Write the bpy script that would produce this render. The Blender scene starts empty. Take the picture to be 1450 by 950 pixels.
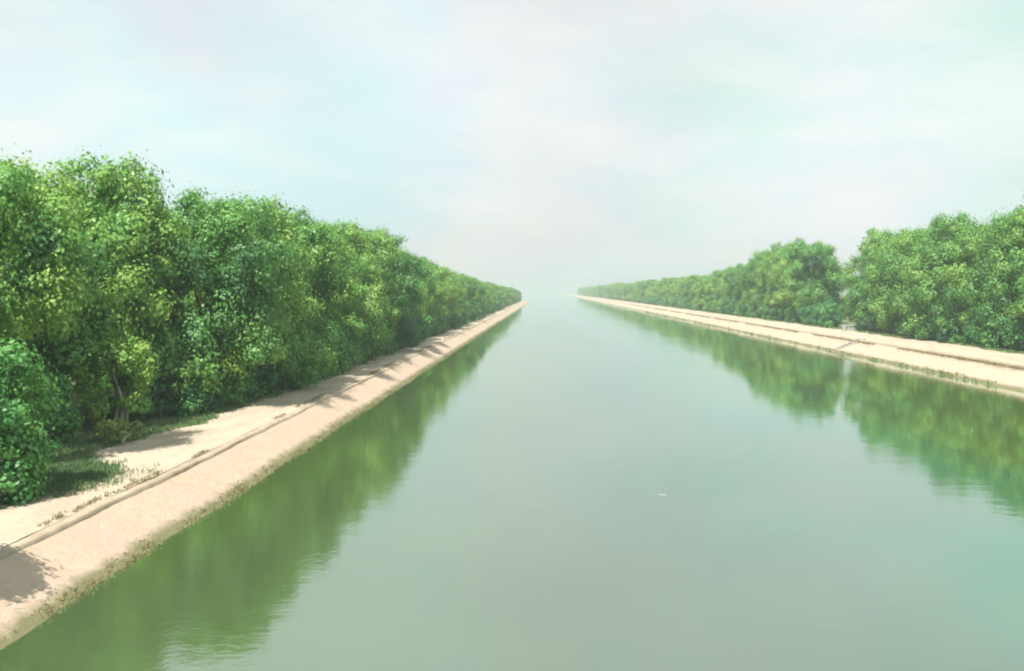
import bpy, math, random
import numpy as np
from mathutils import Vector

C = bpy.context.scene.collection
sc = bpy.context.scene
random.seed(7)
RNG = np.random.default_rng(7)

# ------------------------------------------------------------------ camera
F = 1300.0 / 1450.0
CAM_Z = 7.0
cam_data = bpy.data.cameras.new("camera")
cam_data.sensor_width = 36.0
cam_data.lens = 36.0 * F
cam_data.shift_x = -50 / 1450
cam_data.shift_y = -63 / 1450
cam_data.clip_start = 0.1
cam_data.clip_end = 8000
cam = bpy.data.objects.new("camera", cam_data)
cam.location = (0, 0, CAM_Z)
cam.rotation_euler = (math.radians(90), 0, 0)
C.objects.link(cam)
sc.camera = cam

# ------------------------------------------------------------------ render / colour
sc.view_settings.view_transform = 'Standard'
sc.view_settings.look = 'None'
sc.view_settings.gamma = 1
sc.view_settings.exposure = 0.8
sc.view_settings.use_curve_mapping = False
sc.render.engine = 'CYCLES'
cy = sc.cycles
cy.use_denoising = True
cy.max_bounces = 8
cy.diffuse_bounces = 4
cy.glossy_bounces = 3
cy.transmission_bounces = 6
cy.volume_bounces = 2
cy.filter_width = 2.1
cy.caustics_reflective = False
cy.caustics_refractive = False

# ------------------------------------------------------------------ sun and sky
SUN = Vector((-0.30, -0.72, 1.20)).normalized()
sun_data = bpy.data.lights.new("sun", 'SUN')
sun_data.energy = 5.0
sun_data.angle = math.radians(0.5)
sun_data.color = (1.0, 0.95, 0.86)
sun = bpy.data.objects.new("sun", sun_data)
sun.rotation_euler = SUN.to_track_quat('Z', 'Y').to_euler()
sun.location = (-60, -150, 220)
C.objects.link(sun)


class NT:
    """small helper to write node trees"""
    def __init__(self, tree):
        self.t = tree
        tree.nodes.clear()

    def n(self, kind, ins=None, **attrs):
        nd = self.t.nodes.new(kind)
        for k, v in attrs.items():
            setattr(nd, k, v)
        for k, v in (ins or {}).items():
            s = nd.inputs[k]
            if isinstance(v, bpy.types.NodeSocket):
                self.t.links.new(v, s)
            else:
                s.default_value = v
        return nd

    def link(self, a, b):
        self.t.links.new(a, b)

    def mix(self, fac, a, b, blend='MIX'):
        nd = self.t.nodes.new('ShaderNodeMix')
        nd.data_type = 'RGBA'
        nd.blend_type = blend
        for s, v in ((nd.inputs[0], fac), (nd.inputs[6], a), (nd.inputs[7], b)):
            if isinstance(v, bpy.types.NodeSocket):
                self.t.links.new(v, s)
            else:
                s.default_value = v if not isinstance(v, tuple) else (*v, 1.0)[:4]
        return nd.outputs[2]

    def math(self, op, a, b=0.0, c=0.0, clamp=False):
        nd = self.t.nodes.new('ShaderNodeMath')
        nd.operation = op
        nd.use_clamp = clamp
        for i, v in enumerate((a, b, c)):
            if isinstance(v, bpy.types.NodeSocket):
                self.t.links.new(v, nd.inputs[i])
            else:
                nd.inputs[i].default_value = v
        return nd.outputs[0]

    def ramp(self, fac, stops):
        nd = self.t.nodes.new('ShaderNodeValToRGB')
        e = nd.color_ramp.elements
        while len(e) < len(stops):
            e.new(0.5)
        for el, (p, col) in zip(e, stops):
            el.position = p
            el.color = (*col, 1.0)[:4] if isinstance(col, tuple) else (col, col, col, 1)
        self.t.links.new(fac, nd.inputs[0])
        return nd.outputs[0]

    def noise(self, vec, scale, detail=4.0, rough=0.5):
        nd = self.t.nodes.new('ShaderNodeTexNoise')
        nd.inputs['Scale'].default_value = scale
        nd.inputs['Detail'].default_value = detail
        nd.inputs['Roughness'].default_value = rough
        if vec is not None:
            self.t.links.new(vec, nd.inputs['Vector'])
        return nd.outputs['Fac']

    def mapping(self, vec, scale=(1, 1, 1), loc=(0, 0, 0)):
        nd = self.t.nodes.new('ShaderNodeMapping')
        nd.inputs['Scale'].default_value = scale
        nd.inputs['Location'].default_value = loc
        self.t.links.new(vec, nd.inputs['Vector'])
        return nd.outputs[0]


w = bpy.data.worlds.new("World")
sc.world = w
w.use_nodes = True
N = NT(w.node_tree)
sky = N.n('ShaderNodeTexSky', sky_type='NISHITA', sun_disc=False)
sky.sun_elevation = math.asin(SUN.z)
sky.sun_rotation = math.atan2(SUN.x, SUN.y)
sky.altitude = 200
sky.air_density = 1.2
sky.dust_density = 3.0
sky.ozone_density = 1.0
tc = N.n('ShaderNodeTexCoord').outputs['Generated']
big = N.noise(N.mapping(tc, (1.0, 1.0, 2.2), (3.1, 0.4, 1.7)), 2.1, 3, 0.5)
wisp = N.noise(N.mapping(tc, (1.0, 1.0, 3.5), (0.3, 2.4, 0.2)), 5.0, 7, 0.6)
hue = N.noise(N.mapping(tc, (1, 1, 1.6), (7.7, 1.0, 0.0)), 3.4, 4, 0.5)
sx = N.n('ShaderNodeSeparateXYZ', {0: tc})
side = N.math('MULTIPLY_ADD', N.math('SUBTRACT', hue, 0.5), 1.7, sx.outputs[0])
veil = N.ramp(N.math('MULTIPLY_ADD', side, 0.5, 0.5), [(0.22, (0.745, 0.99, 1.0)), (0.40, (0.85, 0.96, 1.0)), (0.48, (0.94, 0.985, 0.95)), (0.53, (0.93, 0.965, 0.965)), (0.60, (0.85, 0.96, 0.985)), (0.76, (0.735, 0.985, 0.895))])
veil = N.mix(1.0, veil, (10.4, 10.4, 10.4), 'MULTIPLY')
lav = N.noise(N.mapping(tc, (1, 1, 1.5), (1.7, 5.2, 3.1)), 4.2, 3, 0.5)
veil = N.mix(N.ramp(lav, [(0.52, 0.0), (0.70, 0.75)]), veil, (9.3, 9.2, 10.0))
veil = N.mix(N.ramp(wisp, [(0.42, 0.0), (0.78, 0.9)]), veil, (10.7, 10.9, 10.4))
cover = N.ramp(big, [(0.30, 0.78), (0.60, 0.97)])
skycol = N.mix(cover, sky.outputs[0], veil)
bg = N.n('ShaderNodeBackground', {'Color': skycol, 'Strength': 0.055})
N.link(bg.outputs[0], N.n('ShaderNodeOutputWorld').inputs['Surface'])

# ------------------------------------------------------------------ materials
def material(name):
    m = bpy.data.materials.new(name)
    m.use_nodes = True
    return m, NT(m.node_tree)


def finish(N, shader, disp=None):
    out = N.n('ShaderNodeOutputMaterial')
    N.link(shader, out.inputs['Surface'])


def leaf_material(name, dark, mid, light, trans=0.35):
    m, N = material(name)
    at = N.n('ShaderNodeAttribute', attribute_name='tint').outputs['Fac']
    geo = N.n('ShaderNodeNewGeometry')
    oi = N.n('ShaderNodeObjectInfo')
    v = N.math('MULTIPLY_ADD', geo.outputs['Random Per Island'], 0.10, N.math('SUBTRACT', at, 0.05))
    v = N.math('MULTIPLY_ADD', oi.outputs['Random'], 0.30, N.math('SUBTRACT', v, 0.15), clamp=True)
    col = N.ramp(v, [(0.0, dark), (0.5, mid), (1.0, light)])
    d = N.n('ShaderNodeBsdfDiffuse', {'Color': col})
    tcol = N.mix(0.5, col, light)
    t = N.n('ShaderNodeBsdfTranslucent', {'Color': tcol})
    ms = N.n('ShaderNodeMixShader', {0: trans, 1: d.outputs[0], 2: t.outputs[0]})
    g = N.n('ShaderNodeBsdfGlossy', {'Color': (0.9, 0.95, 0.9, 1), 'Roughness': 0.5})
    ms2 = N.n('ShaderNodeMixShader', {0: 0.035, 1: ms.outputs[0], 2: g.outputs[0]})
    finish(N, ms2.outputs[0])
    return m


M_LEAF = leaf_material('tree_leaves', (0.020, 0.108, 0.052), (0.128, 0.335, 0.072), (0.300, 0.475, 0.090))
M_SHRUB = leaf_material('shrub_leaves', (0.016, 0.105, 0.050), (0.085, 0.290, 0.075), (0.230, 0.440, 0.085))
M_YELLOW = leaf_material('yellow_leaves', (0.110, 0.200, 0.050), (0.230, 0.330, 0.080), (0.360, 0.430, 0.110))
M_WEED = leaf_material('weed_leaves', (0.190, 0.150, 0.080), (0.260, 0.250, 0.100), (0.300, 0.370, 0.120), 0.25)
M_GRASS = leaf_material('grass_blades', (0.060, 0.140, 0.055), (0.110, 0.210, 0.075), (0.300, 0.310, 0.130), 0.25)


def bark_material(name, a, b):
    m, N = material(name)
    tc = N.n('ShaderNodeTexCoord').outputs['Object']
    n1 = N.noise(N.mapping(tc, (5, 5, 1.2)), 3.0, 6, 0.65)
    col = N.ramp(n1, [(0.3, a), (0.7, b)])
    bmp = N.n('ShaderNodeBump', {'Height': n1, 'Strength': 0.6, 'Distance': 0.03})
    p = N.n('ShaderNodeBsdfPrincipled', {'Base Color': col, 'Roughness': 0.9, 'Normal': bmp.outputs[0]})
    finish(N, p.outputs[0])
    return m


M_BARK = bark_material('dark_bark', (0.045, 0.035, 0.028), (0.150, 0.120, 0.090))
M_PALEBARK = bark_material('pale_bark', (0.200, 0.170, 0.140), (0.500, 0.450, 0.380))


def ground_material():
    m, N = material('soil')
    pos = N.n('ShaderNodeNewGeometry').outputs['Position']
    a = N.noise(pos, 0.35, 6, 0.6)
    b = N.noise(N.mapping(pos, (1, 1, 1), (40, 3, 0)), 2.6, 6, 0.7)
    c = N.noise(pos, 14, 3, 0.6)
    col = N.ramp(b, [(0.30, (0.075, 0.085, 0.045)), (0.52, (0.16, 0.16, 0.08)), (0.72, (0.30, 0.25, 0.15))])
    col = N.mix(N.ramp(a, [(0.42, 0.0), (0.62, 1.0)]), col, (0.10, 0.16, 0.06))
    bmp = N.n('ShaderNodeBump', {'Height': N.math('ADD', b, c), 'Strength': 0.8, 'Distance': 0.08})
    p = N.n('ShaderNodeBsdfPrincipled', {'Base Color': col, 'Roughness': 0.95, 'Normal': bmp.outputs[0]})
    finish(N, p.outputs[0])
    return m


def path_material():
    m, N = material('sandy_path')
    pos = N.n('ShaderNodeNewGeometry').outputs['Position']
    a = N.noise(N.mapping(pos, (1.0, 0.25, 1)), 0.9, 5, 0.6)
    b = N.noise(N.mapping(pos, (1, 1, 1), (9, 0, 0)), 3.0, 6, 0.7)
    c = N.noise(pos, 30, 3, 0.7)
    col = N.ramp(a, [(0.30, (0.35, 0.28, 0.21)), (0.50, (0.42, 0.345, 0.265)), (0.70, (0.45, 0.385, 0.31))])
    col = N.mix(N.ramp(b, [(0.54, 0.0), (0.75, 0.55)]), col, (0.26, 0.20, 0.13))
    col = N.mix(N.ramp(c, [(0.62, 0.0), (0.75, 0.5)]), col, (0.22, 0.18, 0.13))
    bmp = N.n('ShaderNodeBump', {'Height': N.math('MULTIPLY_ADD', c, 0.3, b), 'Strength': 0.7, 'Distance': 0.05})
    p = N.n('ShaderNodeBsdfPrincipled', {'Base Color': col, 'Roughness': 0.95, 'Normal': bmp.outputs[0]})
    finish(N, p.outputs[0])
    return m


def slope_material():
    """pinkish stone pitching with open joints and a wet, algae-stained foot"""
    m, N = material('stone_pitching')
    pos = N.n('ShaderNodeNewGeometry').outputs['Position']
    vor = N.n('ShaderNodeTexVoronoi', {'Vector': N.mapping(pos, (1.0, 0.75, 1.2)), 'Scale': 4.6, 'Randomness': 0.85})
    edge = N.n('ShaderNodeTexVoronoi', {'Vector': N.mapping(pos, (1.0, 0.75, 1.2)), 'Scale': 4.6, 'Randomness': 0.85},
               feature='DISTANCE_TO_EDGE')
    n1 = N.noise(pos, 0.6, 5, 0.6)
    n2 = N.noise(pos, 5.0, 6, 0.7)
    col = N.mix(N.n('ShaderNodeSeparateColor', {0: vor.outputs['Color']}).outputs[0], (0.40, 0.305, 0.225), (0.45, 0.35, 0.26))
    col = N.mix(N.ramp(n1, [(0.40, 0.0), (0.65, 0.8)]), col, (0.44, 0.33, 0.265))
    joint = N.math('MULTIPLY', N.ramp(edge.outputs['Distance'], [(0.0, 0.16), (0.09, 0.0)]), N.ramp(n1, [(0.38, 0.1), (0.66, 1.0)]))
    col = N.mix(joint, col, (0.24, 0.19, 0.13))
    col = N.mix(N.ramp(n2, [(0.48, 0.0), (0.80, 0.6)]), col, (0.29, 0.23, 0.15))
    z = N.n('ShaderNodeSeparateXYZ', {0: pos}).outputs[2]
    zz = N.math('MULTIPLY_ADD', N.noise(N.mapping(pos, (1, 1, 1), (5, 5, 5)), 1.6, 6, 0.7), -0.34, N.math('ADD', z, 0.17))
    col = N.mix(N.ramp(N.math('MULTIPLY', zz, 1.0), [(0.10, 1.0), (0.26, 0.0)]), col, (0.15, 0.14, 0.065))
    h = N.math('MULTIPLY_ADD', N.ramp(edge.outputs['Distance'], [(0.0, 0.0), (0.16, 1.0)]), 0.16, n2)
    bmp = N.n('ShaderNodeBump', {'Height': h, 'Strength': 0.6, 'Distance': 0.04})
    p = N.n('ShaderNodeBsdfPrincipled', {'Base Color': col, 'Roughness': 0.9, 'Normal': bmp.outputs[0]})
    finish(N, p.outputs[0])
    return m


def concrete_material(name, a, b):
    m, N = material(name)
    pos = N.n('ShaderNodeNewGeometry').outputs['Position']
    n1 = N.noise(pos, 1.3, 7, 0.65)
    n2 = N.noise(pos, 18, 3, 0.6)
    col = N.ramp(n1, [(0.32, a), (0.68, b)])
    bmp = N.n('ShaderNodeBump', {'Height': N.math('ADD', n1, n2), 'Strength': 0.5, 'Distance': 0.02})
    p = N.n('ShaderNodeBsdfPrincipled', {'Base Color': col, 'Roughness': 0.85, 'Normal': bmp.outputs[0]})
    finish(N, p.outputs[0])
    return m


def water_material():
    m, N = material('turbid_water')
    pos = N.n('ShaderNodeNewGeometry').outputs['Position']
    big = N.noise(N.mapping(pos, (1, 0.45, 1)), 0.09, 5, 0.55)
    xw = N.n('ShaderNodeSeparateXYZ', {0: pos}).outputs[0]
    reflect_band = N.math('MULTIPLY_ADD', N.math('SUBTRACT', big, 0.5), 40.0, xw)
    col = N.ramp(N.math('MULTIPLY_ADD', reflect_band, 1 / 60, 0.3), [(0.10, (0.064, 0.106, 0.030)), (0.30, (0.060, 0.082, 0.044)), (0.42, (0.049, 0.080, 0.046)), (0.52, (0.038, 0.104, 0.060)), (0.68, (0.072, 0.112, 0.028))])  # turbid body colour, greened towards the banks to paint in the tree reflections
    # gentle ripples, rougher where a breath of wind touches the surface
    r1 = N.noise(N.mapping(pos, (0.8, 1.3, 1)), 0.9, 3, 0.55)
    r2 = N.noise(N.mapping(pos, (1.0, 1.6, 1), (30, 11, 0)), 4.0, 3, 0.6)
    wind = N.ramp(N.noise(N.mapping(pos, (1, 0.3, 1), (3, 90, 0)), 0.07, 4, 0.6), [(0.42, 0.15), (0.66, 1.3)])
    h = N.math('MULTIPLY_ADD', N.math('MULTIPLY', r2, wind), 0.40, N.math('MULTIPLY', r1, 0.65))
    bmp = N.n('ShaderNodeBump', {'Height': h, 'Strength': 1.0, 'Distance': 0.0075})
    fr = N.n('ShaderNodeFresnel', {'IOR': 1.333, 'Normal': bmp.outputs[0]})
    fac = N.math('MULTIPLY_ADD', fr.outputs[0], 0.73, 0.27, clamp=True)
    d = N.n('ShaderNodeBsdfDiffuse', {'Color': col})
    g = N.n('ShaderNodeBsdfGlossy', {'Color': (0.90, 0.985, 0.96, 1), 'Roughness': 0.02, 'Normal': bmp.outputs[0]})
    ms = N.n('ShaderNodeMixShader', {0: fac, 1: d.outputs[0], 2: g.outputs[0]})
    finish(N, ms.outputs[0])
    return m


M_SOIL = ground_material()
M_PATH = path_material()
M_SLOPE = slope_material()
M_KERB = concrete_material('weathered_kerb', (0.28, 0.22, 0.155), (0.42, 0.34, 0.25))
M_WHITE = concrete_material('limewashed_concrete', (0.22, 0.25, 0.23), (0.38, 0.41, 0.38))
M_SCRAP = concrete_material('wet_foam', (0.12, 0.16, 0.14), (0.24, 0.29, 0.26))
M_STEP = concrete_material('grey_concrete', (0.24, 0.22, 0.19), (0.40, 0.36, 0.31))
M_WATER = water_material()

# ------------------------------------------------------------------ object helpers
def mesh_from(name, verts, faces, mats, smooth=False):
    me = bpy.data.meshes.new(name)
    me.from_pydata([tuple(v) for v in verts], [], faces)
    for m in (mats if isinstance(mats, (list, tuple)) else [mats]):
        me.materials.append(m)
    if smooth:
        me.polygons.foreach_set('use_smooth', [True] * len(me.polygons))
    me.update()
    return me


def obj(name, me, parent=None):
    o = bpy.data.objects.new(name, me)
    C.objects.link(o)
    if parent:
        o.parent = parent
    return o


def tag(o, label=None, cat=None, group=None, kind=None):
    for k, v in (('label', label), ('category', cat), ('group', group), ('kind', kind)):
        if v:
            o[k] = v
    return o


def empty(name, loc):
    o = bpy.data.objects.new(name, None)
    o.empty_display_size = 0.5
    C.objects.link(o)
    o.location = loc
    return o


def wob(y, seed, amp=1.0):
    """smooth wobble along the bank, a sum of sines"""
    r = random.Random(seed)
    s = 0
    for lam, a in ((31, .5), (13, .4), (5.3, .35), (2.1, .22), (0.9, .12)):
        s += a * math.sin(2 * math.pi * (y / lam + r.random()))
    return amp * s


def stations(y0, y1):
    ys = []
    y = y0
    while y < y1:
        ys.append(y)
        d = max(abs(y), 15)
        y += min(max(0.35, d * 0.012), 20)
    ys.append(y1)
    return ys


def bend(y):                       # the left bank swings away to the left at its far end
    return 0.0 if y < 548 else ((y - 548) / 9.0) ** 1.6


def loft(name, ys, cols, mat, smooth=True):
    """cols(y) -> list of (x, z); one sheet along the canal"""
    verts, faces = [], []
    n = None
    for y in ys:
        c = cols(y)
        n = len(c)
        verts += [(x, y, z) for x, z in c]
    for i in range(len(ys) - 1):
        for j in range(n - 1):
            a = i * n + j
            faces.append((a, a + 1, a + n + 1, a + n))
    me = mesh_from(name, verts, faces, mat, smooth)
    return obj(name, me)


# ------------------------------------------------------------------ water and banks
Y0, Y1 = -60, 2600
loft('water', [Y0 - 40, 0, 200, 1000, 2650], lambda y: [(x, 0.0) for x in (-1450, -200, 0, 200, 1450)], M_WATER)['kind'] = 'structure'

LW, LC, LCZ = -10.7, -12.40, 0.86       # left waterline, crest of pitching
ysL = stations(Y0, 720)


def left_slope(y):
    b = bend(y)
    w_ = wob(y, 1, 0.08)
    n = 7
    out = []
    for k in range(n):
        t = k / (n - 1)
        x = (LW + 1.5) + (LC - LW - 1.5) * t
        z = -0.74 + (LCZ + 0.74) * t
        out.append((x - b + w_, z + wob(y * 1.7 + k * 3.1, 20 + k, 0.010)))
    return out


def left_kerb(y):
    b = bend(y) - wob(y, 1, 0.08)
    j = wob(y, 3, 0.02)
    jj = wob(y, 4, 0.025)
    return [(LC + 0.002 - b, LCZ - 0.004), (LC - 0.03 + j - b, LCZ + 0.10 + jj * 0.4), (LC - 0.07 + j - b, LCZ + 0.12 + jj * 0.5),
            (LC - 0.30 + jj - b, LCZ + 0.14 + jj * 0.4), (LC - 0.36 + jj - b, LCZ + 0.11)]


def left_path(y):
    b = bend(y)
    bulge = 1.7 * math.exp(-((y - 36.5) / 4.0) ** 2) - 0.5 * math.exp(-((y - 28.5) / 2.6) ** 2)
    outer = -15.75 - bulge - wob(y, 5, 0.55)
    z0 = LCZ + 0.135
    pts = []
    for k, t in enumerate((0, 0.12, 0.3, 0.45, 0.6, 0.8, 0.93, 1.0)):
        x = LC - 0.33 + (outer - LC + 0.33) * t
        z = z0 + wob(y + k * 7, 30 + k, 0.018) - 0.03 * math.exp(-((t - 0.3) / 0.12) ** 2) - 0.03 * math.exp(-((t - 0.8) / 0.12) ** 2)
        if t == 1.0:
            z = z0 - 0.055
        pts.append((x - b, z))
    return pts


def left_ground(y):
    b = bend(y)
    z0 = LCZ + 0.085
    xs = (-12.9, -14.5, -15.5, -16.5, -17.5, -19, -21, -24, -30, -45, -90)
    return [(x - b, z0 - (0.06 if x > -14 else 0) + (wob(y + i * 5, 50 + i, 0.04) if x < -15 else -0.02)) for i, x in enumerate(xs)] + [(-600, z0), (-1450, z0)]


for nm, f, m in (('bank_slope', left_slope, M_SLOPE), ('kerb', left_kerb, M_KERB), ('path', left_path, M_PATH), ('ground', left_ground, M_SOIL)):
    loft(nm, ysL, f, m)['kind'] = 'structure'

RW, RC, RCZ = 33.0, 36.1, 1.12
ysR = stations(Y0, 1900)


def right_slope(y):
    w_ = wob(y, 11, 0.12)
    out = []
    for k in range(7):
        t = k / 6
        x = RW - 2.4 + (RC - RW + 2.4) * t
        out.append((x + w_, -0.87 + (RCZ + 0.87) * t + wob(y * 1.3 + k * 3.1, 70 + k, 0.018)))
    return out


def right_kerb(y):
    o = wob(y, 11, 0.12)
    j = wob(y, 13, 0.04)
    return [(RC - 0.002 + o, RCZ - 0.004), (RC + 0.05 + j + o, RCZ + 0.22), (RC + 0.10 + j + o, RCZ + 0.235), (RC + 0.40 + j + o, RCZ + 0.23), (RC + 0.47 + j + o, RCZ + 0.18)]


def right_path(y):
    outer = 43.6 + wob(y, 15, 0.8)
    z0 = RCZ + 0.195
    pts = []
    for k, t in enumerate((0, 0.1, 0.25, 0.4, 0.6, 0.8, 0.93, 1.0)):
        x = RC + 0.43 + (outer - RC - 0.43) * t
        z = z0 + wob(y + k * 7, 80 + k, 0.03) if t < 1 else z0 - 0.06
        pts.append((x, z))
    return pts


def right_ground(y):
    z0 = RCZ + 0.13
    xs = (36.9, 41, 42.5, 44, 46, 49, 53, 60, 75, 120)
    return [(x, z0 + (wob(y + i * 5, 90 + i, 0.05) if x > 42 else -0.05)) for i, x in enumerate(xs)] + [(600, z0), (1450, z0)]


for nm, f, m in (('bank_slope', right_slope, M_SLOPE), ('kerb', right_kerb, M_KERB), ('path', right_path, M_PATH), ('ground', right_ground, M_SOIL)):
    loft(nm, ysR, f, m)['kind'] = 'structure'

# ------------------------------------------------------------------ foliage meshes
def leaves_mesh(name, centers, radii, n_per, leaf, mat, tint0, rng, sub=15, flat=0.85, up=0.45):
    """many small folded leaves gathered in twig clumps around lobe centres"""
    P, NN, T, S = [], [], [], []
    for c, r in zip(centers, radii):
        n = int(n_per * r * r)
        d = rng.normal(size=(sub, 3))
        d[:, 2] = d[:, 2] * 0.9 + 0.25
        d /= np.linalg.norm(d, axis=1)[:, None]
        sc_ = c + d * r * rng.uniform(0.55, 1.0, (sub, 1)) * np.array([1, 1, flat])
        st = rng.normal(0, 0.10, sub)
        lob = rng.normal(0, 0.15)
        k = rng.integers(0, sub, n)
        p = sc_[k] + rng.normal(0, 0.23 * r, (n, 3)) * np.array([1, 1, 0.8])
        nn = (p - sc_[k]) / (0.30 * r) + 0.5 * (p - c) / r + rng.normal(0, 0.32, (n, 3)) + np.array([0, 0, up])
        nn /= np.linalg.norm(nn, axis=1)[:, None] + 1e-9
        P.append(p); NN.append(nn); T.append(tint0 + lob + st[k]); S.append(rng.uniform(0.65, 1.25, n) * leaf)
    P = np.concatenate(P); NN = np.concatenate(NN); T = np.concatenate(T); S = np.concatenate(S)
    n = len(P)
    a = rng.normal(size=(n, 3))
    U = np.cross(NN, a); U /= np.linalg.norm(U, axis=1)[:, None] + 1e-9
    V = np.cross(NN, U)
    L = U * S[:, None]
    W = V * (S * 0.30)[:, None]
    droop = NN * (S * 0.10)[:, None]
    v = np.empty((n, 4, 3), np.float32)
    v[:, 0] = P - L * 0.5 - droop
    v[:, 1] = P + W
    v[:, 2] = P + L * 0.5 - droop
    v[:, 3] = P - W
    me = bpy.data.meshes.new(name)
    me.vertices.add(n * 4)
    me.vertices.foreach_set('co', v.reshape(-1))
    me.loops.add(n * 4)
    me.loops.foreach_set('vertex_index', np.arange(n * 4, dtype=np.int32))
    me.polygons.add(n)
    me.polygons.foreach_set('loop_start', np.arange(0, n * 4, 4, dtype=np.int32))
    me.polygons.foreach_set('loop_total', np.full(n, 4, np.int32))
    me.materials.append(mat)
    at = me.attributes.new('tint', 'FLOAT', 'FACE')
    at.data.foreach_set('value', T.astype(np.float32))
    me.update(calc_edges=True)
    return me


def tube(verts, faces, pts, rad, seg=8):
    base = len(verts)
    n = len(pts)
    for i, (p, r) in enumerate(zip(pts, rad)):
        p = Vector(p)
        q = Vector(pts[min(i + 1, n - 1)]) - Vector(pts[max(i - 1, 0)])
        q.normalize()
        u = q.cross(Vector((0.31, 0.95, 0.05))).normalized()
        v = q.cross(u)
        for k in range(seg):
            a = 2 * math.pi * k / seg
            verts.append(p + (u * math.cos(a) + v * math.sin(a)) * r)
    for i in range(n - 1):
        for k in range(seg):
            a, b = base + i * seg + k, base + i * seg + (k + 1) % seg
            faces.append((a, b, b + seg, a + seg))
    faces.append(tuple(base + (n - 1) * seg + k for k in range(seg)))


def wood_mesh(name, mat, rng, targets, split, r0, stems=1, spread=0.5):
    verts, faces = [], []
    for s in range(stems):
        ang = rng.uniform(0, 6.28)
        off = np.array([math.cos(ang), math.sin(ang), 0]) * (0.28 * s)
        top = off * 2.0 + np.array([rng.normal(0, spread * 0.4), rng.normal(0, spread * 0.4), split])
        mid = off * 1.4 + (top - off) * 0.5 + np.array([rng.normal(0, 0.12), rng.normal(0, 0.12), 0])
        tube(verts, faces, [off - np.array([0, 0, 0.4]), off + np.array([0, 0, 0.12]), mid, top],
             [r0 * 1.5, r0 * 1.15, r0 * 0.9, r0 * 0.72], 10)
        for t in targets[s::stems]:
            st = mid + (top - mid) * rng.uniform(0.1, 1.0)
            bow = (st + t) * 0.5 + np.array([rng.normal(0, 0.2), rng.normal(0, 0.2), rng.uniform(0.0, 0.5)])
            tube(verts, faces, [st, bow, t], [r0 * 0.42, r0 * 0.25, r0 * 0.07], 6)
    return mesh_from(name, verts, faces, mat, True)


def crown_lobes(rng, n, z0, z1, r, lob, shape):
    cs, rs = [], []
    for i in range(n):
        t = (i + rng.uniform(0, 1)) / n
        if shape == 'round':
            env = math.sqrt(max(0.0, 1 - (1.7 * t - 0.75) ** 2)) if t > 0.0 else .6
        elif shape == 'upright':
            env = 0.80 * (1 - max(0, t - 0.55) ** 1.5 * 2.2)
        else:
            env = 0.95 * (1 - max(0, t - 0.50) ** 2 * 3.0)
        env = max(env, 0.16)
        a = i * 2.39996 + rng.normal(0, 0.5)
        rr = env * r * math.sqrt(rng.uniform(0.35, 1.0))
        R = lob * rng.uniform(0.7, 1.3) * (0.75 if t > 0.9 else 1)
        z = z0 + (z1 - z0 - lob * 0.6) * t + lob * 0.2
        cs.append(np.array([math.cos(a) * rr, math.sin(a) * rr, z]))
        rs.append(R)
    return cs, rs


# kinds of tree, each 11 m tall as built: (look, crown bottom, radius, lobes, lobe radius, shape, tint)
KINDS = [
    ('rounded mid-green', 1.4, 3.9, 32, 1.55, 'round', 0.50),
    ('full yellow-green', 1.0, 3.7, 32, 1.50, 'wide', 0.68),
    ('broad dark green', 0.9, 4.0, 34, 1.55, 'wide', 0.34),
    ('narrow upright green', 1.2, 3.1, 30, 1.40, 'upright', 0.52),
    ('bushy olive-green', 0.9, 3.8, 34, 1.45, 'round', 0.60),
    ('dense bluish-green', 0.8, 3.6, 32, 1.50, 'upright', 0.42),
]
TREES = []
KINDS.append(('high-crowned mid-green', 4.6, 3.5, 24, 1.50, 'round', 0.55))
for i, (look, zb, r, n, lob, shape, tint) in enumerate(KINDS):
    rng = np.random.default_rng(100 + i)
    cs, rs = crown_lobes(rng, n, zb, 11.0, r, lob, shape)
    crown = leaves_mesh('crown', cs, rs, 700, 0.215, M_LEAF, tint, rng)
    tg = [c for c in cs if rng.random() < 0.4]
    wood = wood_mesh('trunk', M_BARK, rng, tg, 4.2, 0.20)
    TREES.append((look, crown, wood, r))

SHRUBS = []
for i, (look, r, h, n, tint, mat) in enumerate([
        ('leafy dark green', 1.5, 2.6, 15, 0.36, M_SHRUB), ('bushy mid-green', 1.6, 2.4, 15, 0.58, M_SHRUB), ('loose bluish-green', 1.3, 2.9, 14, 0.46, M_SHRUB)]):
    rng = np.random.default_rng(200 + i)
    cs, rs = crown_lobes(rng, n, 0.1, h, r * 0.8, 0.62, 'wide')
    fo = leaves_mesh('foliage', cs, rs, 900, 0.19, mat, tint, rng)
    st = wood_mesh('stem', M_BARK, rng, cs[::2], 0.7, 0.05, 3, 0.3)
    SHRUBS.append((look, fo, st, r, h))


def place_plant(name, foliage_name, wood_name, crown, wood, loc, rz, sx, sz, label, cat, group):
    t = empty(name, loc)
    t.rotation_euler = (0, 0, rz)
    t.scale = (sx, sx, sz)
    tag(t, label, cat, group)
    obj(foliage_name, crown, t)
    obj(wood_name, wood, t)
    return t


ONES = ['', 'first', 'second', 'third', 'fourth', 'fifth', 'sixth', 'seventh', 'eighth', 'ninth', 'tenth', 'eleventh', 'twelfth',
        'thirteenth', 'fourteenth', 'fifteenth', 'sixteenth', 'seventeenth', 'eighteenth', 'nineteenth', 'twentieth']


def ordinal(n):
    if n <= 20:
        return ONES[n]
    if n < 30:
        return 'twenty-' + ONES[n - 20]
    if n == 30:
        return 'thirtieth'
    return 'thirty-' + ONES[n - 30]


def px(x, y):
    return 775 + x * 1300 / y


GL = 0.93      # left ground level
GR = 1.23      # right ground level


def interp(y, tab):
    if y <= tab[0][0]:
        return tab[0][1]
    for (a, b), (c, d) in zip(tab, tab[1:]):
        if y <= c:
            return b + (d - b) * (y - a) / (c - a)
    return tab[-1][1]


R = random.Random(42)


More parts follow.
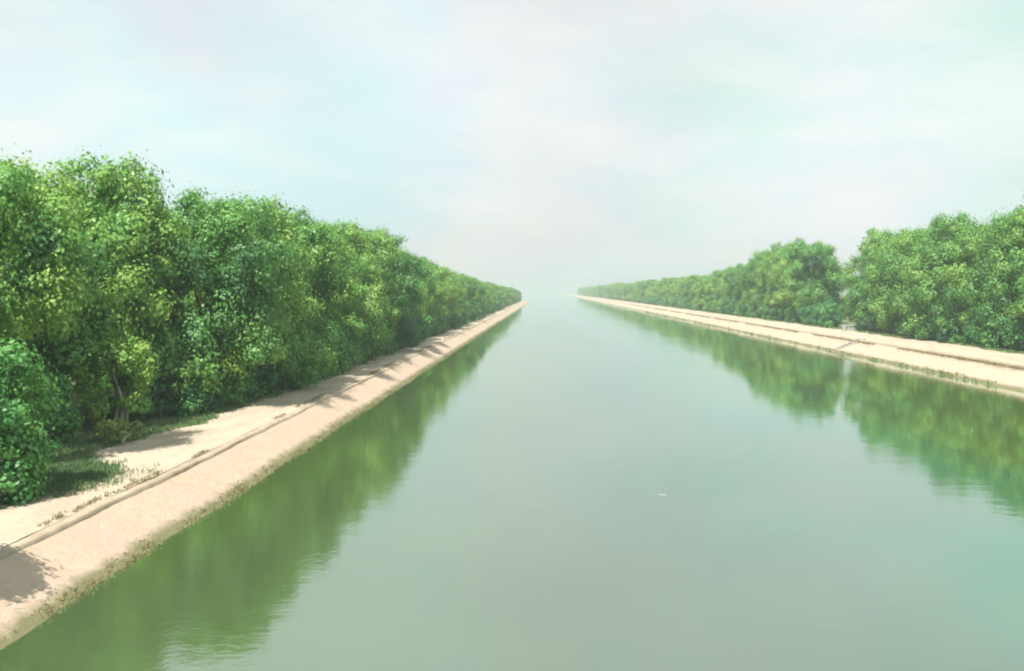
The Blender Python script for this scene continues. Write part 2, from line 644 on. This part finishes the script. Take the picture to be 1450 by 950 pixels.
def tree(kind, x, y, ztop, gz, label, group, rmul=1.0):
    look, crown, wood, r = TREES[kind]
    h = ztop - gz
    sz = h / 11.0
    return place_plant('broadleaf_tree', 'crown', 'trunk', crown, wood, (x, y, gz - 0.02), R.uniform(0, 6.28), sz ** 0.6 * rmul, sz, label, 'tree', group)


# ---- left bank, front row.  Near trees are set one by one, the rest follow the row
left_front = [
    # kind, x, y, top z, radius multiplier
    (6, -19.6, 31.5, 11.4, 0.80),
    (6, -22.4, 38.5, 11.0, 0.85),
    (1, -21.4, 44.5, 13.2, 0.95),
    (0, -17.7, 48.0, 11.9, 0.88),
    (1, -17.6, 55.0, 12.3, 0.90),
    (4, -17.6, 62.0, 12.2, 0.90),
    (5, -17.5, 69.5, 12.1, 0.92),
    (1, -17.7, 77.5, 12.6, 0.92),
    (0, -17.7, 85.5, 12.3, 0.95),
    (2, -17.6, 94.0, 13.3, 1.0),
    (0, -18.4, 102.5, 12.4, 1.0),
    (1, -18.6, 110.5, 11.7, 0.95),
]
topL = [(112, 12.0), (140, 11.5), (175, 10.5), (220, 9.9), (300, 9.1), (470, 8.1), (560, 6.8)]
y = 112
while y < 548:
    y += R.uniform(7.0, 9.5)
    left_front.append((R.choice([0, 1, 1, 2, 4, 4, 5]), -18.4 + R.uniform(-0.7, 0.5), y, interp(y, topL) + R.uniform(-0.7, 0.8), R.uniform(0.9, 1.08)))

for i, (k, x, yy, zt, rm) in enumerate(left_front):
    look = TREES[k][0]
    if i == 0:
        lab = 'tall high-crowned tree rising at the very left edge of the photo'
    elif i == 2:
        lab = 'tall yellow-green tree, highest peak on the left skyline, behind the pale-stemmed tree'
    elif i == 9:
        lab = 'tall dark tree making a step in the left skyline, tenth along its row'
    elif i < 30:
        lab = f'{look} tree, {ordinal(i + 1)} from the near end of the left bank front row'
    else:
        lab = 'small hazy tree far along the left bank row, near the vanishing point'
    tree(k, x, yy, zt, GL, lab, 'trees of the front row on the left bank' if i < 30 else 'hazy far trees of the left bank row', rm)

# ---- left bank, second row: only the crowns show above and between the front trees
y = 30
while y < 230:
    tree(R.choice([0, 1, 2, 4, 5]), -26.0 + R.uniform(-1.2, 1.2), y, 12.0 + R.uniform(-1.0, 0.9) - max(0, y - 90) * 0.012, GL,
         'tree behind the left bank front row, only its crown showing between nearer trees',
         'second row of trees on the left bank', R.uniform(0.95, 1.1))
    y += R.uniform(7.5, 9.5)

# ---- the near things of the left bank
rng = np.random.default_rng(301)
cs, rs = crown_lobes(rng, 34, 0.2, 4.7, 2.25, 0.80, 'wide')
place_plant('large_shrub', 'foliage', 'stem', leaves_mesh('foliage', cs, rs, 1100, 0.17, M_SHRUB, 0.66, rng),
            wood_mesh('stem', M_BARK, rng, cs[::3], 1.0, 0.07, 4, 0.4), (-17.0, 26.6, GL - 0.02), 0.4, 1, 1,
            'big bright green bush at the left edge, leafy to the ground beside the path', 'shrub', None)
rng = np.random.default_rng(302)
cs, rs = crown_lobes(rng, 24, 0.8, 4.3, 1.35, 0.58, 'round')
place_plant('small_tree', 'crown', 'trunk', leaves_mesh('crown', cs, rs, 900, 0.17, M_LEAF, 0.74, rng),
            wood_mesh('trunk', M_PALEBARK, rng, cs[::2], 1.9, 0.085, 3, 0.7), (-18.9, 40.0, GL - 0.02), 1.1, 1, 1,
            'small yellow-green tree with thin pale stems standing in front of the dark left-bank trees', 'tree', None)
rng = np.random.default_rng(303)
cs, rs = crown_lobes(rng, 11, 0.08, 0.95, 0.75, 0.30, 'wide')
place_plant('low_shrub', 'foliage', 'stem', leaves_mesh('foliage', cs, rs, 900, 0.16, M_YELLOW, 0.5, rng),
            wood_mesh('stem', M_PALEBARK, rng, cs[::2], 0.3, 0.02, 3, 0.2), (-17.25, 36.8, GL - 0.01), 2.0, 1.15, 0.95,
            'low yellowish shrub growing alone on the pale sand near the small pale-stemmed tree', 'shrub', None)
# a small tree just outside the frame whose shade falls on the pitching at the lower left
rng = np.random.default_rng(304)
cs, rs = crown_lobes(rng, 46, 1.8, 5.2, 1.45, 0.80, 'wide')
place_plant('small_tree', 'crown', 'trunk', leaves_mesh('crown', cs, rs, 1500, 0.24, M_LEAF, 0.5, rng),
            wood_mesh('trunk', M_BARK, rng, cs[::2], 3.2, 0.09, 1, 0.3), (-14.65, 17.5, GL - 0.02), 0.0, 1, 1,
            'small round tree beside the near path, its shade lying on the stone slope', 'tree', None)

# ---- undergrowth along the foot of the left trees
spots = [(-20.6, 36.4), (-19.6, 43.2), (-17.6, 45.2), (-17.1, 48.0), (-17.3, 51.0), (-16.7, 53.6), (-16.4, 56.8), (-16.6, 60.0), (-16.2, 63.0), (-16.0, 66.6), (-16.2, 70.2)]
y = 70.2
while y < 300:
    y += R.uniform(3.6, 4.8) * (1 + y / 500)
    spots.append((-16.0 + R.uniform(-0.5, 0.5), y))
for i, (x, yy) in enumerate(spots):
    k = R.choice([0, 0, 1, 2, 2])
    look, fo, st, r, h = SHRUBS[k]
    s = R.uniform(0.85, 1.3)
    lab = (f'{look} shrub, {ordinal(i + 1)} along the left bank trees counting from the left edge' if i < 12
           else 'low green shrub in the far undergrowth below the left bank trees')
    place_plant('shrub', 'foliage', 'stem', fo, st, (x, yy, GL - 0.02), R.uniform(0, 6.28), s, s * R.uniform(0.9, 1.25), lab, 'shrub',
                'undergrowth shrubs along the left bank' if i < 12 else 'far undergrowth shrubs along the left bank')

# ---- right bank rows, with the gap that lets the sky through
def in_gap(x, yy, r, lo=1192, hi=1208):
    c = px(x, yy)
    rr = r * 1300 / yy
    return c + rr > lo and c - rr < hi


topR = [(70, 14.2), (85, 14.4), (105, 15.0), (125, 15.4), (150, 14.6), (165, 16.2), (185, 16.0), (205, 14.2), (240, 12.2), (280, 11.8), (340, 11.4), (450, 11.6), (800, 11.5)]
right_front = []
y = 66
while y < 1300:
    y += R.uniform(7.0, 9.2) * (1 if y < 300 else 1.25 if y < 760 else 1.8)
    k = R.choice([0, 1, 1, 4, 3, 5, 0])
    x = 47.6 + R.uniform(-0.8, 0.6)
    rm = R.uniform(0.95, 1.1)
    if 124 < y < 168.5:
        continue
    right_front.append((k, x, y, interp(y, topR) + R.uniform(-1.1, 0.8), rm))
right_front += [(5, 47.4, 131.0, 15.6, 1.05), (2, 47.6, 161.2, 15.6, 1.0)]
right_front.sort(key=lambda t: t[2])
outside = 0
for i, (k, x, yy, zt, rm) in enumerate(right_front):
    look = TREES[k][0]
    if px(x, yy) - TREES[k][3] * 1300 / yy > 1440:
        outside += 1
        tree(k, x, yy, zt, GR, 'tree of the right bank row standing just beyond the right edge of the photo',
             'right bank trees beyond the edge of the photo', rm)
        continue
    i -= outside
    if i < 30:
        lab = f'{look} tree, {ordinal(i + 1)} from the near end of the right bank front row'
    else:
        lab = 'small tree far along the right bank row, fading into the haze'
    tree(k, x, yy, zt, GR, lab, 'trees of the front row on the right bank' if i < 30 else 'hazy far trees of the right bank row', rm)
y = 78
while y < 330:
    x = 55.0 + R.uniform(-1.0, 1.0)
    k = R.choice([0, 1, 2, 5])
    if not in_gap(x, y, TREES[k][3] * 1.1):
        tree(k, x, y, interp(y * 0.9, topR) + R.uniform(-0.6, 0.9), GR,
             'tree behind the right bank front row, only its crown showing between nearer trees',
             'second row of trees on the right bank', 1.05)
    y += R.uniform(8.0, 10.0)
tree(3, 51.2, 95.5, 17.2, GR, 'tall slender tree rising above the others at the right edge of the photo', None, 0.8)
# low growth that closes the foot of the gap
for i, (x, yy, zt) in enumerate([(60.5, 183.0, 6.6), (57.5, 171.0, 6.0)]):
    tree(4, x, yy, zt, GR, ['short pale green tree set back in the gap of the right bank trees', 'shorter bushy tree at the foot of the gap in the right bank trees'][i],
         None, 0.75)

y = 86
i = 0
while y < 420:
    x = 44.9 + R.uniform(-0.5, 0.5)
    k = R.choice([0, 0, 2, 2, 1])
    look, fo, st, r, h = SHRUBS[k]
    s = R.uniform(1.0, 1.5)
    if not (118 < y < 139):
        i += 1
        lab = (f'{look} shrub, {ordinal(i)} from the near end below the right bank trees' if i <= 12
               else 'low green shrub in the far undergrowth below the right bank trees')
        place_plant('shrub', 'foliage', 'stem', fo, st, (x, y, GR - 0.02), R.uniform(0, 6.28), s, s * R.uniform(0.9, 1.2), lab, 'shrub',
                    'undergrowth shrubs along the right bank' if i <= 12 else 'far undergrowth shrubs along the right bank')
    y += R.uniform(3.4, 4.6) * (1 + y / 600)

# ------------------------------------------------------------------ built things on the right bank
def boxes(name, bl, mat, parent=None, bev=0.02):
    import bmesh
    bm = bmesh.new()
    for (x0, y0, z0, x1, y1, z1) in bl:
        vs = [bm.verts.new((x, y, z)) for z in (z0, z1) for x, y in ((x0, y0), (x1, y0), (x1, y1), (x0, y1))]
        for f in ((3, 2, 1, 0), (4, 5, 6, 7), (0, 1, 5, 4), (1, 2, 6, 5), (2, 3, 7, 6), (3, 0, 4, 7)):
            bm.faces.new([vs[k] for k in f])
    bmesh.ops.bevel(bm, geom=list(bm.edges), offset=bev, segments=2, profile=0.5, affect='EDGES')
    me = bpy.data.meshes.new(name)
    bm.to_mesh(me)
    bm.free()
    me.materials.append(mat)
    return obj(name, me, parent)


wl = empty('parapet_wall', (44.6, 131.0, GR))
tag(wl, 'low whitish parapet wall at the gap in the right bank trees', 'wall')
boxes('wall_body', [(-1.9, -0.16, -0.3, 1.9, 0.16, 0.72)], M_WHITE, wl)
boxes('coping', [(-2.05, -0.24, 0.722, 2.05, 0.24, 0.86)], M_WHITE, wl)
for sx in (-1, 1):
    boxes('pier', [(sx * 2.28 - 0.22, -0.24, -0.3, sx * 2.28 + 0.22, 0.24, 0.98)], M_WHITE, wl)

st = empty('concrete_steps', (RC, 106.5, 0))
tag(st, 'narrow grey concrete steps going down the right bank slope to the water', 'steps')
tr = []
for k in range(8):
    x1 = 0.35 - k * 0.44
    ztop = RCZ + 0.27 - k * 0.185
    tr.append((x1 - 0.445, -0.8, ztop - 0.75, x1 - 0.003, 0.8, ztop))
boxes('flight', tr, M_STEP, st, 0.012)
for sy in (-1, 1):
    v = []
    me_v, me_f = [], []
    y0_, y1_ = (0.81, 1.05) if sy > 0 else (-1.05, -0.81)
    for yy in (y0_, y1_):
        me_v += [(0.45, yy, RCZ + 0.45), (-3.2, yy, -0.20), (-3.2, yy, -0.8), (0.45, yy, RCZ - 0.5)]
    me_f = [(0, 1, 2, 3), (7, 6, 5, 4), (0, 4, 5, 1), (1, 5, 6, 2), (2, 6, 7, 3), (3, 7, 4, 0)]
    obj('side_wall', mesh_from('side_wall', me_v, me_f, M_STEP), st)

# pale scrap drifting in mid-canal
rng = np.random.default_rng(9)
vs, fs = [(0, 0, 0.055)], []
for k in range(14):
    a = 2 * math.pi * k / 14
    rr = 1 + rng.normal(0, 0.16)
    vs.append((0.17 * rr * math.cos(a), 0.10 * rr * math.sin(a), 0.035 + rng.normal(0, 0.008)))
for k in range(14):
    a = 2 * math.pi * k / 14
    vs.append((vs[k + 1][0] * 1.15, vs[k + 1][1] * 1.15, -0.03))
for k in range(14):
    fs.append((0, 1 + k, 1 + (k + 1) % 14))
    fs.append((1 + k, 15 + k, 15 + (k + 1) % 14, 1 + (k + 1) % 14))
o = obj('floating_scrap', mesh_from('floating_scrap', vs, fs, M_SCRAP, True))
o.location = (3.95, 31.5, 0.0)
o.scale = (0.9, 0.8, 0.7)
tag(o, 'small pale scrap floating alone on the water in mid-canal', 'scrap')

# ------------------------------------------------------------------ grass and weeds (nobody could count them)
def blades(name, bases, mat, hmin, hmax, per, spread, rng, width=0.02, tint=0.5):
    B = np.repeat(bases, per, axis=0)
    n = len(B)
    B = B + np.c_[rng.normal(0, spread, (n, 2)), np.zeros(n)]
    h = rng.uniform(hmin, hmax, n)
    lean = np.c_[rng.normal(0, 0.35, (n, 2)), np.ones(n)]
    tip = B + lean * h[:, None]
    a = rng.uniform(0, 6.28, n)
    side = np.c_[np.cos(a), np.sin(a), np.zeros(n)] * (width * rng.uniform(0.7, 1.5, n))[:, None]
    v = np.empty((n, 4, 3), np.float32)
    mid = B + (tip - B) * 0.55
    v[:, 0] = B - [0, 0, 0.03]
    v[:, 1] = mid + side
    v[:, 2] = tip
    v[:, 3] = mid - side
    me = bpy.data.meshes.new(name)
    me.vertices.add(n * 4)
    me.vertices.foreach_set('co', v.reshape(-1))
    me.loops.add(n * 4)
    me.loops.foreach_set('vertex_index', np.arange(n * 4, dtype=np.int32))
    me.polygons.add(n)
    me.polygons.foreach_set('loop_start', np.arange(0, n * 4, 4, dtype=np.int32))
    me.polygons.foreach_set('loop_total', np.full(n, 4, np.int32))
    me.materials.append(mat)
    t = np.repeat(rng.normal(tint, 0.18, len(bases)), per)
    me.attributes.new('tint', 'FLOAT', 'FACE').data.foreach_set('value', t.astype(np.float32))
    me.update(calc_edges=True)
    o = obj(name, me)
    return o


rng = np.random.default_rng(77)
pts = []
for _ in range(5200):                      # verge between path and trees, left
    yy = 12 + (rng.random() ** 1.7) * 150
    edge = left_path(yy)[-1][0]
    x = edge + 0.25 - abs(rng.normal(0, 1.1))
    pts.append((x, yy, GL + 0.01))
for _ in range(1900):                       # grass thickened into a dark patch, standing in for the big bush's shade
    yy = rng.normal(29.4, 1.2)
    x = -15.6 + rng.normal(0, 0.75) - 0.12 * (yy - 29)
    pts.append((x, yy, GL + 0.04))
tag(blades('grass', np.array(pts), M_GRASS, 0.05, 0.20, 9, 0.12, rng, 0.014, 0.25), 'short patchy grass along the verge under the left bank trees', 'grass', None, 'stuff')  # low tint darkens this grass, painting shade beside the big bush

pts = []
for _ in range(6500):                      # weeds at the foot of the pitching, left
    yy = 11 + (rng.random() ** 1.8) * 200
    dens = 0.5 + 0.5 * math.sin(yy / 2.3) * math.sin(yy / 0.83 + 1)
    if rng.random() > 0.05 + 0.40 * dens:
        continue
    u = abs(rng.normal(0, 0.16)) - 0.02
    pts.append((LW - u * 1.03 * 1.0 + wob(yy, 1, 0.08), yy, u * 0.5))
tag(blades('waterside_weeds', np.array(pts), M_WEED, 0.02, 0.09, 6, 0.09, rng, 0.02, 0.5), 'olive weeds fringing the waterline of the left bank', 'weeds', None, 'stuff')

pts = []
for _ in range(1500):                      # dry tufts along the left kerb line
    yy = 12 + (rng.random() ** 1.7) * 150
    if math.sin(yy / 3.7 + 0.5) + 0.5 * math.sin(yy / 1.3) < 0.1:
        continue
    pts.append((LC - 0.38 - abs(rng.normal(0, 0.10)) + wob(yy, 1, 0.08), yy, LCZ + 0.13))
tag(blades('dry_grass', np.array(pts), M_WEED, 0.03, 0.12, 6, 0.05, rng, 0.012, 0.25), 'dry grass tufts along the kerb of the left bank path', 'grass', None, 'stuff')

pts = []
for _ in range(4200):                      # right bank: verge and waterline
    yy = 68 + (rng.random() ** 1.5) * 260
    if rng.random() < 0.95:
        x, z = 43.4 + wob(yy, 15, 0.8) + abs(rng.normal(0, 0.9)), GR + 0.01
    else:
        u = abs(rng.normal(0, 0.25))
        x, z = RW + u + wob(yy, 11, 0.12), u * 0.36
    pts.append((x, yy, z))
pk = []
for _ in range(2600):
    yy = 66 + (rng.random() ** 1.5) * 330
    if math.sin(yy / 5.7 + 0.5) + 0.7 * math.sin(yy / 2.3) < -0.7:
        continue
    pk.append((RC - 0.06 - abs(rng.normal(0, 0.22)) + wob(yy, 11, 0.12), yy, RCZ - 0.02))
tag(blades('dry_grass', np.array(pk), M_WEED, 0.06, 0.20, 6, 0.10, rng, 0.03, 0.2), 'dry brownish grass along the kerb of the right bank path', 'grass', None, 'stuff')
tag(blades('verge_grass', np.array(pts), M_GRASS, 0.08, 0.30, 8, 0.14, rng, 0.03, 0.5), 'patchy grass along the verge and waterline of the right bank', 'grass', None, 'stuff')

# ------------------------------------------------------------------ haze: one closed box of air
hv = [(x, y, z) for z in (-2.0, 24.0) for x, y in ((-1500, -110), (1500, -110), (1500, 2700), (-1500, 2700))]
hf = [(3, 2, 1, 0), (4, 5, 6, 7), (0, 1, 5, 4), (1, 2, 6, 5), (2, 3, 7, 6), (3, 0, 4, 7)]
m = bpy.data.materials.new('hazy_air')
m.use_nodes = True
N = NT(m.node_tree)
pv = N.n('ShaderNodeVolumePrincipled', {'Color': (0.54, 0.60, 0.61, 1), 'Density': 0.0008, 'Anisotropy': 0.1})
out = N.n('ShaderNodeOutputMaterial')
N.link(pv.outputs[0], out.inputs['Volume'])
hz = obj('haze', mesh_from('haze', hv, hf, m))
hz['kind'] = 'stuff'
